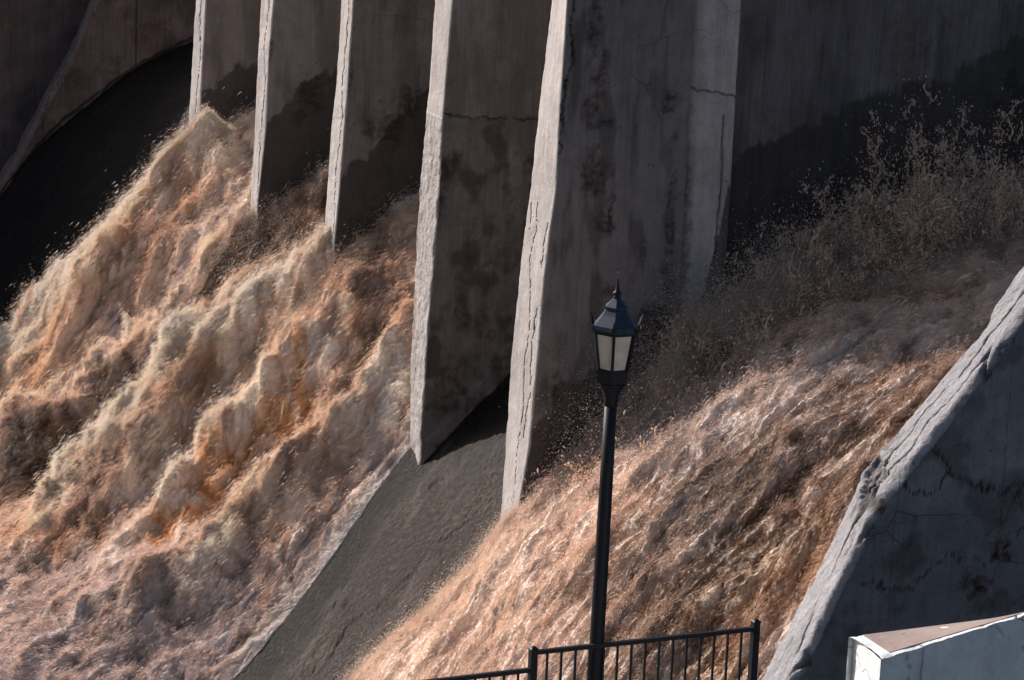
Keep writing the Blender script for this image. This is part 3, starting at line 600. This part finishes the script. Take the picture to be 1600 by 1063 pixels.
def froth(W_, n, seed, ulo, tilt, lf=.8, lum=1.16, var=1., thick=.04):
    P, h0, C, act, d = W_; r = np.random.default_rng(seed)
    w = ((h0 > .02)*(P[..., 0] > ulo)*(.45+.8*sst(d, -.1, .6))*(.5+.7*sst(fbm(P[..., 0]*1.2, P[..., 1]*1.0, 4, seed+3), -.3, .4))).ravel()
    w = np.cumsum(w); w /= w[-1]; i = np.searchsorted(w, r.random(n)); p = P.reshape(-1, 3)[i]; c = C.reshape(-1, 3)[i]; hh = np.clip(h0.ravel()[i]*2, .1, 1)
    q = p.copy()
    g1 = gn(q[:, 0]*2.6, q[:, 1]*1.6, seed+5); g2 = gn(q[:, 0]*2.6+30, q[:, 1]*1.6, seed+6); g3 = gn(q[:, 0]*7, q[:, 1]*5, seed+7); g4 = gn(q[:, 0]*7+30, q[:, 1]*5, seed+8)
    # strands of foam: lightness and lift vary in fine tufts so the skin looks torn, not smooth
    tuft = fbm(q[:, 0]*2.4, (q[:, 1]+tilt*q[:, 0])*7, 5, seed+9, .7)
    c = c*(lum+var*(.35*tuft+.22*r.normal(size=n)))[:, None]
    hg = (r.exponential(thick, n)*(1+1.3*np.clip(tuft, -.6, 1.5))-.012)*hh; nrm = np.array([-.5, -.15, .85]); p = p+nrm*hg[:, None]+r.normal(size=(n, 3))*.012*hh[:, None]
    vel = np.stack([-1+.35*g1+.3*g3+.10*r.normal(size=n), tilt+.9*g2+.8*g4+.15*r.normal(size=n), -1.0*np.interp(q[:, 0], [-9, -5, -3.5, 2, 6], [.15, .35, 1.05, .9, .4])+.5*g1+.4*g4+.15*r.normal(size=n)], -1); vel /= np.linalg.norm(vel, axis=1)[:, None]
    t = np.cross(vel, r.normal(size=(n, 3))); t /= np.linalg.norm(t, axis=1)[:, None]; b = np.cross(vel, t); rad = .0024+.0048*r.random(n)**2; ln = (.02+.075*r.random(n)**1.5)*lf
    V = p[:, None]+TET[None, :, 0:1]*vel[:, None]*ln[:, None, None]+rad[:, None, None]*(TET[None, :, 1:2]*t[:, None]+TET[None, :, 2:3]*b[:, None]); F = TETF[None]+4*np.arange(n)[:, None, None]
    o = mesh_np('froth', V.reshape(-1, 3), F.reshape(-1, 3), mfz, attrs={'colr': np.repeat(np.clip(c/np.maximum(c.max(1, keepdims=True)/.95, 1)**.35, 0.01, .95)*np.array((1, .94, .90)), 4, 0)}, smooth=False); return tag(o, kind='stuff')
tag(froth(WL, 1500000, 11, -6.5, .42, 1.1, 1.36, .75), 'soft tan froth skin streaming over the left torrent', 'froth'); tag(froth(WR, 1150000, 12, -3.5, .1, .6, 1.02, .42), 'soft tan froth skin streaming over the right torrent', 'froth')
spray_over(WL, 520000, wl, .10, 1, 'spray', 'fine pale spray leaping off the crests of the left torrent')
def wr(P, h0, act, d):
    U, A = P[..., 0], P[..., 1]
    e = 3*np.exp(-((A-np.interp(U, [-3, -1.7, -.5, 0, 9], [1.2, .9, 0, -.5, -.7]))/.5)**2); return (e+sst(d, .05, .5)*.5)*(h0 > .05)
spray_over(WR, 200000, wr, .07, 2, 'spray', 'brown spray skipping over the right torrent below the side wall')

def wv(P, h0, act, d):
    U, A = P[..., 0], P[..., 1]; return np.exp(-((A+1.2)/.7)**2)*sst(U, .5, 2.5)*(.2+sst(fbm(U*1.5, A*1.5, 4, 441), -.2, .4))
spray_over(WR, 260000, wv, .34, 3, 'spray', 'brown veil of fine spray rising along the foot of the side wall')
# splash thrown up against the side wall: curved ligaments that break into drops
r = np.random.default_rng(5)
TOP = np.array([(.2, .6), (1.0, 1.7), (1.7, 2.7), (2.3, 3.4), (3.1, 4.3), (3.9, 5.2), (4.6, 5.6), (5.4, 6.4), (6.15, 7.5), (7.3, 7.6), (7.85, 6.9), (8.3, 5.9), (9.5, 5.9)])
nj = 430
ju = .3+9.2*r.random(nj)**.75; ja = -.65-2.0*r.random(nj)**1.4
ztop = np.interp(ju, TOP[:, 0], TOP[:, 1])+.2*fbm(ju*1.4, ju*0, 3, 9); zb = zc(ju)+.25
jh = (ztop-zb)*np.clip(r.beta(2.0, 1.5, nj)*1.05, .1, 1.03)*np.clip(1-(-ja-.65)*.22, .4, 1)
nl, nn = 15, 11                      # ligaments per jet, points per ligament
f = r.beta(1.6, 1.4, (nj, nl)); lean = r.normal(0, .16, nj)
curl = r.normal(0, .22, nj); f = f*.97; wig = r.random(nj)*6
cu = ju[:, None]+jh[:, None]*(lean[:, None]*f+curl[:, None]*f**2)+.05*np.sin(wig[:, None]+9*f)+r.normal(0, .035, (nj, nl))*(1+2.5*f)
ca = np.minimum(ja[:, None]+r.normal(0, .05, (nj, nl)), -.62); cz = zb[:, None]+f*jh[:, None]
L = (.05+.38*r.random((nj, nl))**1.8); th = lean[:, None]+2*curl[:, None]*f+r.normal(0, .38, (nj, nl)); k1 = r.normal(0, 1.5, (nj, nl))
N = nj*nl; cu, ca, cz, L, th, k1 = [x.ravel() for x in (cu, ca, cz, L, th, k1)]
s = np.linspace(-.5, .5, nn); ang = th[:, None]+k1[:, None]*s[None]*1.0+.5*np.sin(6*s[None]+r.random(N)[:, None]*6)
st = L[:, None]/(nn-1); du = np.cumsum(np.sin(ang)*st, 1); dz = np.cumsum(np.cos(ang)*st, 1); da = np.cumsum(r.normal(0, .25, (N, 1))*st+0*ang, 1)
PT = np.stack([cu[:, None]+du, np.minimum(ca[:, None]+da, -.60), cz[:, None]+dz], -1)
CL = fbm(cu*2.3, cz*1.7, 4, 401, .6); hf = (cz-zc(cu))/np.maximum(np.interp(cu, TOP[:, 0], TOP[:, 1])-zc(cu), .3)
keepL = (CL > -.35+.70*np.clip(hf, 0, 1.1)); PTall = PT
rad = (.006+.019*r.random(N)**1.8)[:, None]*(.35+.8*np.abs(np.sin(8*s[None]+r.random(N)[:, None]*6)))*(1-.7*np.abs(2*s[None])**3)
tn = np.gradient(PT, axis=1); tn /= np.linalg.norm(tn, axis=2)[..., None]+1e-9
sd = np.cross(tn, np.array([.41, .9, .1])); sd /= np.linalg.norm(sd, axis=2)[..., None]+1e-9; up = np.cross(sd, tn)
V = np.stack([PT+rad[..., None]*(math.cos(q)*sd+math.sin(q)*up) for q in (0, 2.09, 4.19)], 2)     # N,nn,3,3
b = (np.arange(N)*nn*3)[:, None, None]; k = np.arange(nn-1)[None, :, None]*3; q = np.arange(3)[None, None]; q2 = (q+1) % 3
F = np.stack([b+k+q, b+k+q2, b+k+3+q2, b+k+3+q], -1)[keepL].reshape(-1, 4)
sp = mesh_np('splash', V.reshape(-1, 3), F, M_splash); tag(sp, 'curling brown threads of water flung up before the dark side wall', 'splash', kind='stuff')
nd = 230000; i = r.choice(np.nonzero(keepL)[0], nd)
pos = PT[i, r.integers(0, nn, nd)]+r.normal(size=(nd, 3))*np.array([.10, .15, .11])*(.2+r.random((nd, 1))**3*2.6)
pos[:, 1] = np.minimum(pos[:, 1], -.6)
rd = .003+.014*r.random(nd)**4; drops('splash_drops', pos, rd, r.normal(size=(nd, 3))*np.array([.5, .3, 1.]), 1+2.5*r.random(nd), M_splash, 'scattered brown droplets hanging in the air before the side wall')

# ------------------------------------------------------------------ lamp, railing, parapet in front
def paint(name, c, rough=.35, n=.25):
    m, nt, P = mat(name); T = NT(nt); g = T.n('ShaderNodeNewGeometry').outputs['Position']
    x = T.noise(g, 30, 6, .7); T.l(T.mix(T.ramp(x, .35, .75), c, tuple(v*2.2+.004 for v in c)), P.inputs['Base Color'])
    P.inputs['Specular IOR Level'].default_value = .2; T.l(T.math('ADD', rough-.1, T.math('MULTIPLY', x, n)), P.inputs['Roughness'])
    b = T.n('ShaderNodeBump'); b.inputs['Strength'].default_value = .15; b.inputs['Distance'].default_value = .003; T.l(x, b.inputs['Height']); T.l(b.outputs[0], P.inputs['Normal'])
    return m
M_blk = paint('black_paint', (.004, .005, .008), .5); M_roof = paint('lantern_roof_paint', (.010, .017, .034), .55)
m, nt_, P_ = mat('frosted_glass'); T = NT(nt_); g = T.n('ShaderNodeNewGeometry').outputs['Position']
T.l(T.mix(T.ramp(T.noise(g, 9, 6, .7), .35, .7), (.78, .72, .64), (.50, .44, .38)), P_.inputs['Base Color']); P_.inputs['Roughness'].default_value = .3
tr = T.n('ShaderNodeBsdfTranslucent'); tr.inputs[0].default_value = (.8, .74, .66, 1); mx = T.n('ShaderNodeMixShader'); mx.inputs[0].default_value = .35
T.l(P_.outputs[0], mx.inputs[1]); T.l(tr.outputs[0], mx.inputs[2]); T.l(mx.outputs[0], nt_.nodes['Material Output'].inputs[0]); M_glass = m
def ring(r, z, n=6, ph=0.): return [(r*math.cos(ph+2*math.pi*i/n), r*math.sin(ph+2*math.pi*i/n), z) for i in range(n)]
lamp = empty('street_lamp', (-8.18, -19.44, 4.5)); tag(lamp, 'black lamp post with six sided frosted lantern and spike, by the railing', 'street lamp')
HX = 2*math.pi*(.25); PH = HX+math.radians(31)       # a corner faces the camera slightly left
b = MB(); b.prism([ring(r_, z_, 24) for r_, z_ in ((.13, 0), (.13, .10), (.10, .14), (.085, .5), (.066, .62), (.060, .9), (.058, 1.6), (.054, 2.4), (.050, 3.08))]); b.build('post', M_blk, lamp, smooth=True)
b = MB(); b.prism([ring(r_, z_, 24) for r_, z_ in ((.05, 3.05), (.056, 3.09), (.062, 3.14), (.07, 3.17), (.088, 3.20), (.11, 3.23), (.118, 3.245))]); b.build('collar', M_blk, lamp, smooth=True)
L0 = 3.245
b = MB(); b.prism([ring(r_, L0+z_, 6, PH) for r_, z_ in ((.122, 0), (.138, .012), (.138, .095), (.145, .10), (.145, .115), (.13, .12))]); lan = b.build('lantern', M_blk, lamp)
zb_, zt_ = L0+.115, L0+.42; rb_, rt_ = .128, .175
b = MB()
for i in range(6):
    p, q = ring(rb_, zb_, 6, PH)[i], ring(rt_, zt_, 6, PH)[i]; b.bar(p, q, .024, .024)
b.prism([ring(r_, z_, 6, PH) for r_, z_ in ((rt_-.012, zt_-.014), (rt_+.012, zt_-.012), (rt_+.016, zt_+.01), (rt_-.02, zt_+.012))]); b.build('lantern_frame', M_blk, lan)
for i in range(6):
    lo = ring(rb_-.008, zb_+.004, 6, PH); hi = ring(rt_-.008, zt_-.006, 6, PH); j = (i+1) % 6
    b = MB(); q = [Vector(lo[i]), Vector(lo[j]), Vector(hi[j]), Vector(hi[i])]; n_ = (q[1]-q[0]).cross(q[3]-q[0]).normalized()*.004
    c_ = sum(q, Vector())/4; q = [c_+(x-c_)*.97 for x in q]
    b.prism([[x-n_ for x in q], [x+n_ for x in q]]); b.build('lantern_pane', M_glass, lan)
b = MB(); b.prism([ring(r_, L0+z_, 6, PH) for r_, z_ in ((.165, .425), (.192, .43), (.197, .445), (.192, .475), (.178, .482), (.150, .515), (.118, .555), (.098, .590), (.092, .600), (.100, .605), (.098, .622), (.072, .645), (.045, .672), (.036, .682), (.03, .69))])
b.build('lantern_roof', M_roof, lan)
b = MB(); b.prism([ring(r_, L0+z_, 12) for r_, z_ in ((.028, .685), (.034, .695), (.022, .705), (.030, .718), (.040, .728), (.026, .738), (.018, .75), (.012, .79), (.004, .85), (.001, .862))]); b.build('finial', M_blk, lan, smooth=True)
for i in range(6):
    a_ = PH+2*math.pi*i/6; b = MB(); pts = [(.190, .44), (.212, .455), (.220, .49), (.228, .515), (.240, .54)]; rr_ = [.014, .018, .014, .009, .003]
    b.prism([[(r_*math.cos(a_)+rr*math.cos(k_*math.pi/2)*math.sin(a_), r_*math.sin(a_)-rr*math.cos(k_*math.pi/2)*math.cos(a_), L0+z_+rr*math.sin(k_*math.pi/2)*.6) for k_ in range(4)] for (r_, z_), rr in zip(pts, rr_)]); b.build('leaf_scroll', M_blk, lan)
lamp.rotation_euler = (math.radians(.1), math.radians(.6), 0)

rl = empty('railing', (-8.73, -19.44, 4.35)); tag(rl, 'black metal picket railing stepping down to the left, in front of the torrent', 'railing')
def onr(o): o.parent = rl; o.matrix_parent_inverse = Matrix.Translation(-rl.location)
def P3(t): return Vector((-8.735+1.935*t, -19.44-.175*t, 0))
posts = [(0, 5.60, 4.2), (1, 5.685, 4.3), (-1, 5.42, 4.1)]
for t_, zt, zb2 in posts:
    p = P3(t_); b = MB(); w = .03
    b.prism([[(p.x+i*w, p.y+j*w, z) for i, j in ((-1, -1), (1, -1), (1, 1), (-1, 1))] for z in (zb2, zt-.03)], True); onr(b.build('post', M_blk, bevel=.003))
    b = MB(); b.prism([[(p.x+i*q, p.y+j*q, zt+z) for i, j in ((-1, -1), (1, -1), (1, 1), (-1, 1))] for q, z in ((.034, -.032), (.034, -.02), (.022, -.008), (.008, 0))]); onr(b.build('post_cap', M_blk))
for t0, t1, z0, z1 in ((0, 1, 5.545, 5.60), (-1, 0, 5.33, 5.40)):
    for dz_ in (0, -.92):
        p, q = P3(t0), P3(t1); b = MB(); b.bar((p.x+.031, p.y, z0+dz_), (q.x-.031, q.y, z1+dz_), .038, .036); onr(b.build('rail', M_blk, bevel=.003))
    for i in range(1, 16):
        f_ = i/16; p = P3(t0+f_*(t1-t0)); z = z0+(z1-z0)*f_; b = MB(); b.bar((p.x, p.y, z-.9), (p.x, p.y, z-.018), .017, .017, (1, 0, 0)); onr(b.build('picket', M_blk))
b = MB(); b.prism([[(-13, -19.9, z), (-6.4, -20.4, z), (-6.4, -25, z), (-13, -25, z)] if False else [(-13, -25, z), (-6.3, -25, z), (-6.3, -19.2, z), (-13, -18.9, z)] for z in (3.4, 4.5)]); o = b.build('walkway', M_walk); tag(o, kind='structure')
# pale parapet block at the lower right corner of the view
def parapet():
    us = np.r_[np.linspace(-9.48, -6.0, 175)]
    front_top = 7.70+.176*(us+9.48); back_top = 7.70+0*us
    nz = 130; rows = []
    fz = np.linspace(4.4, 1, 2)
    zf = np.linspace(0, 1, nz)
    Fz = 4.4+(front_top[:, None]-4.4)*zf[None]; Fp = np.stack([us[:, None]+0*Fz, -25.73+0*Fz, Fz], -1)
    s = np.linspace(0, 1, 24)[1:]
    Tp = np.stack([us[:, None]+0*s, -25.73+.41*s+0*us[:, None], front_top[:, None]+(back_top-front_top)[:, None]*s], -1)
    Bz = back_top[:, None]+(4.4-back_top[:, None])*np.linspace(0, 1, 30)[1:]; Bp = np.stack([us[:, None]+0*Bz, -25.32+0*Bz, Bz], -1)
    P = np.concatenate([Fp, Tp, Bp], 1); n = P.shape[1]
    # end cap: shrink copies of the first ring towards its middle line
    P[0, :, 0] += np.interp(P[0, :, 1], [-25.73, -25.32], [0, .06])
    d1 = np.abs(np.arange(n)-(nz-1)); d2 = np.abs(np.arange(n)-(nz+22)); dd = np.minimum(d1, d2)
    edge = np.exp(-(dd/1.2)**2); chip = .006+.02*np.clip(fbm(us*6, us*0, 4, 151), 0, 1)
    P[..., 2] -= edge[None]*chip[:, None]
    P[..., 1] += .003*fbm(P[..., 0]*4, P[..., 2]*4, 4, 152)
    P[..., 2] += .003*fbm(P[..., 0]*5, P[..., 1]*5, 4, 153)
    mk = np.zeros(P.shape[:2]+(4,)); x, y, z = P[..., 0], P[..., 1], P[..., 2]
    top = np.zeros(n); top[nz+1:nz+22] = 1
    mk[..., 2] = np.maximum(.5*crackmask(x, z, [(-9.30, 7.75), (-9.28, 7.6), (-9.31, 7.45), (-9.27, 7.1)], .007, 160, .03), .35*crackmask(x, z, [(-8.75, 7.85), (-8.4, 7.6), (-8.2, 7.4)], .005, 162, .02))*(1-top)
    V = P.reshape(-1, 3); F = grid_faces(*P.shape[:2], flip=True)
    capq = []
    # end face as strips between the front column and back column
    N0 = len(V); m = 20; zz = np.linspace(4.4, 7.69, 100); yy = np.linspace(-25.73, -25.32, m)
    E = np.stack(np.broadcast_arrays(np.interp(yy, [-25.73, -25.32], [-9.48, -9.42])[:, None], yy[:, None], zz[None]), -1).copy()
    E[1:-1, :, 0] += .004*fbm(E[1:-1, :, 1]*9, E[1:-1, :, 2]*4, 4, 155); E[..., 0] -= .002
    V = np.vstack([V, E.reshape(-1, 3)]); F = np.vstack([F, N0+grid_faces(m, 100)])
    mke = np.zeros(E.shape[:2]+(4,)); mke[..., 2] = .5*sst(fbm(E[..., 1]*12, E[..., 2]*3, 5, 157), .35, .6)*sst(E[..., 1], -25.45, -25.33)
    M2 = np.concatenate([mk.reshape(-1, 4), mke.reshape(-1, 4)])
    return V, F, M2
V, F, mk = parapet(); pp = mesh_np('parapet', V, F, M_white, attrs={'mask': mk}, smooth=False)
tag(pp, 'pale greenish white painted parapet end with a dusty brown top, bottom right corner', 'parapet wall')
s = np.linspace(0, 1, 12); us = np.linspace(-9.405, -6.02, 120)
# weathered, unpainted top of the parapet
U_, S_ = np.meshgrid(us, s, indexing='ij'); ft = 7.70+.176*(U_+9.48)
y_ = -25.695+.355*S_; zt_ = ft+(7.70-ft)*((y_+25.73)/.41)+.003
mt = mesh_np('worn_top', np.stack([U_+.03*S_*(U_ < -9.39), y_, zt_], -1), grid_faces(120, 12, flip=True), concrete('dusty_concrete', (.25, .19, .17), (.34, .27, .245), streak=0, bump=.3), pp, attrs={'mask': np.zeros((120*12, 4))})
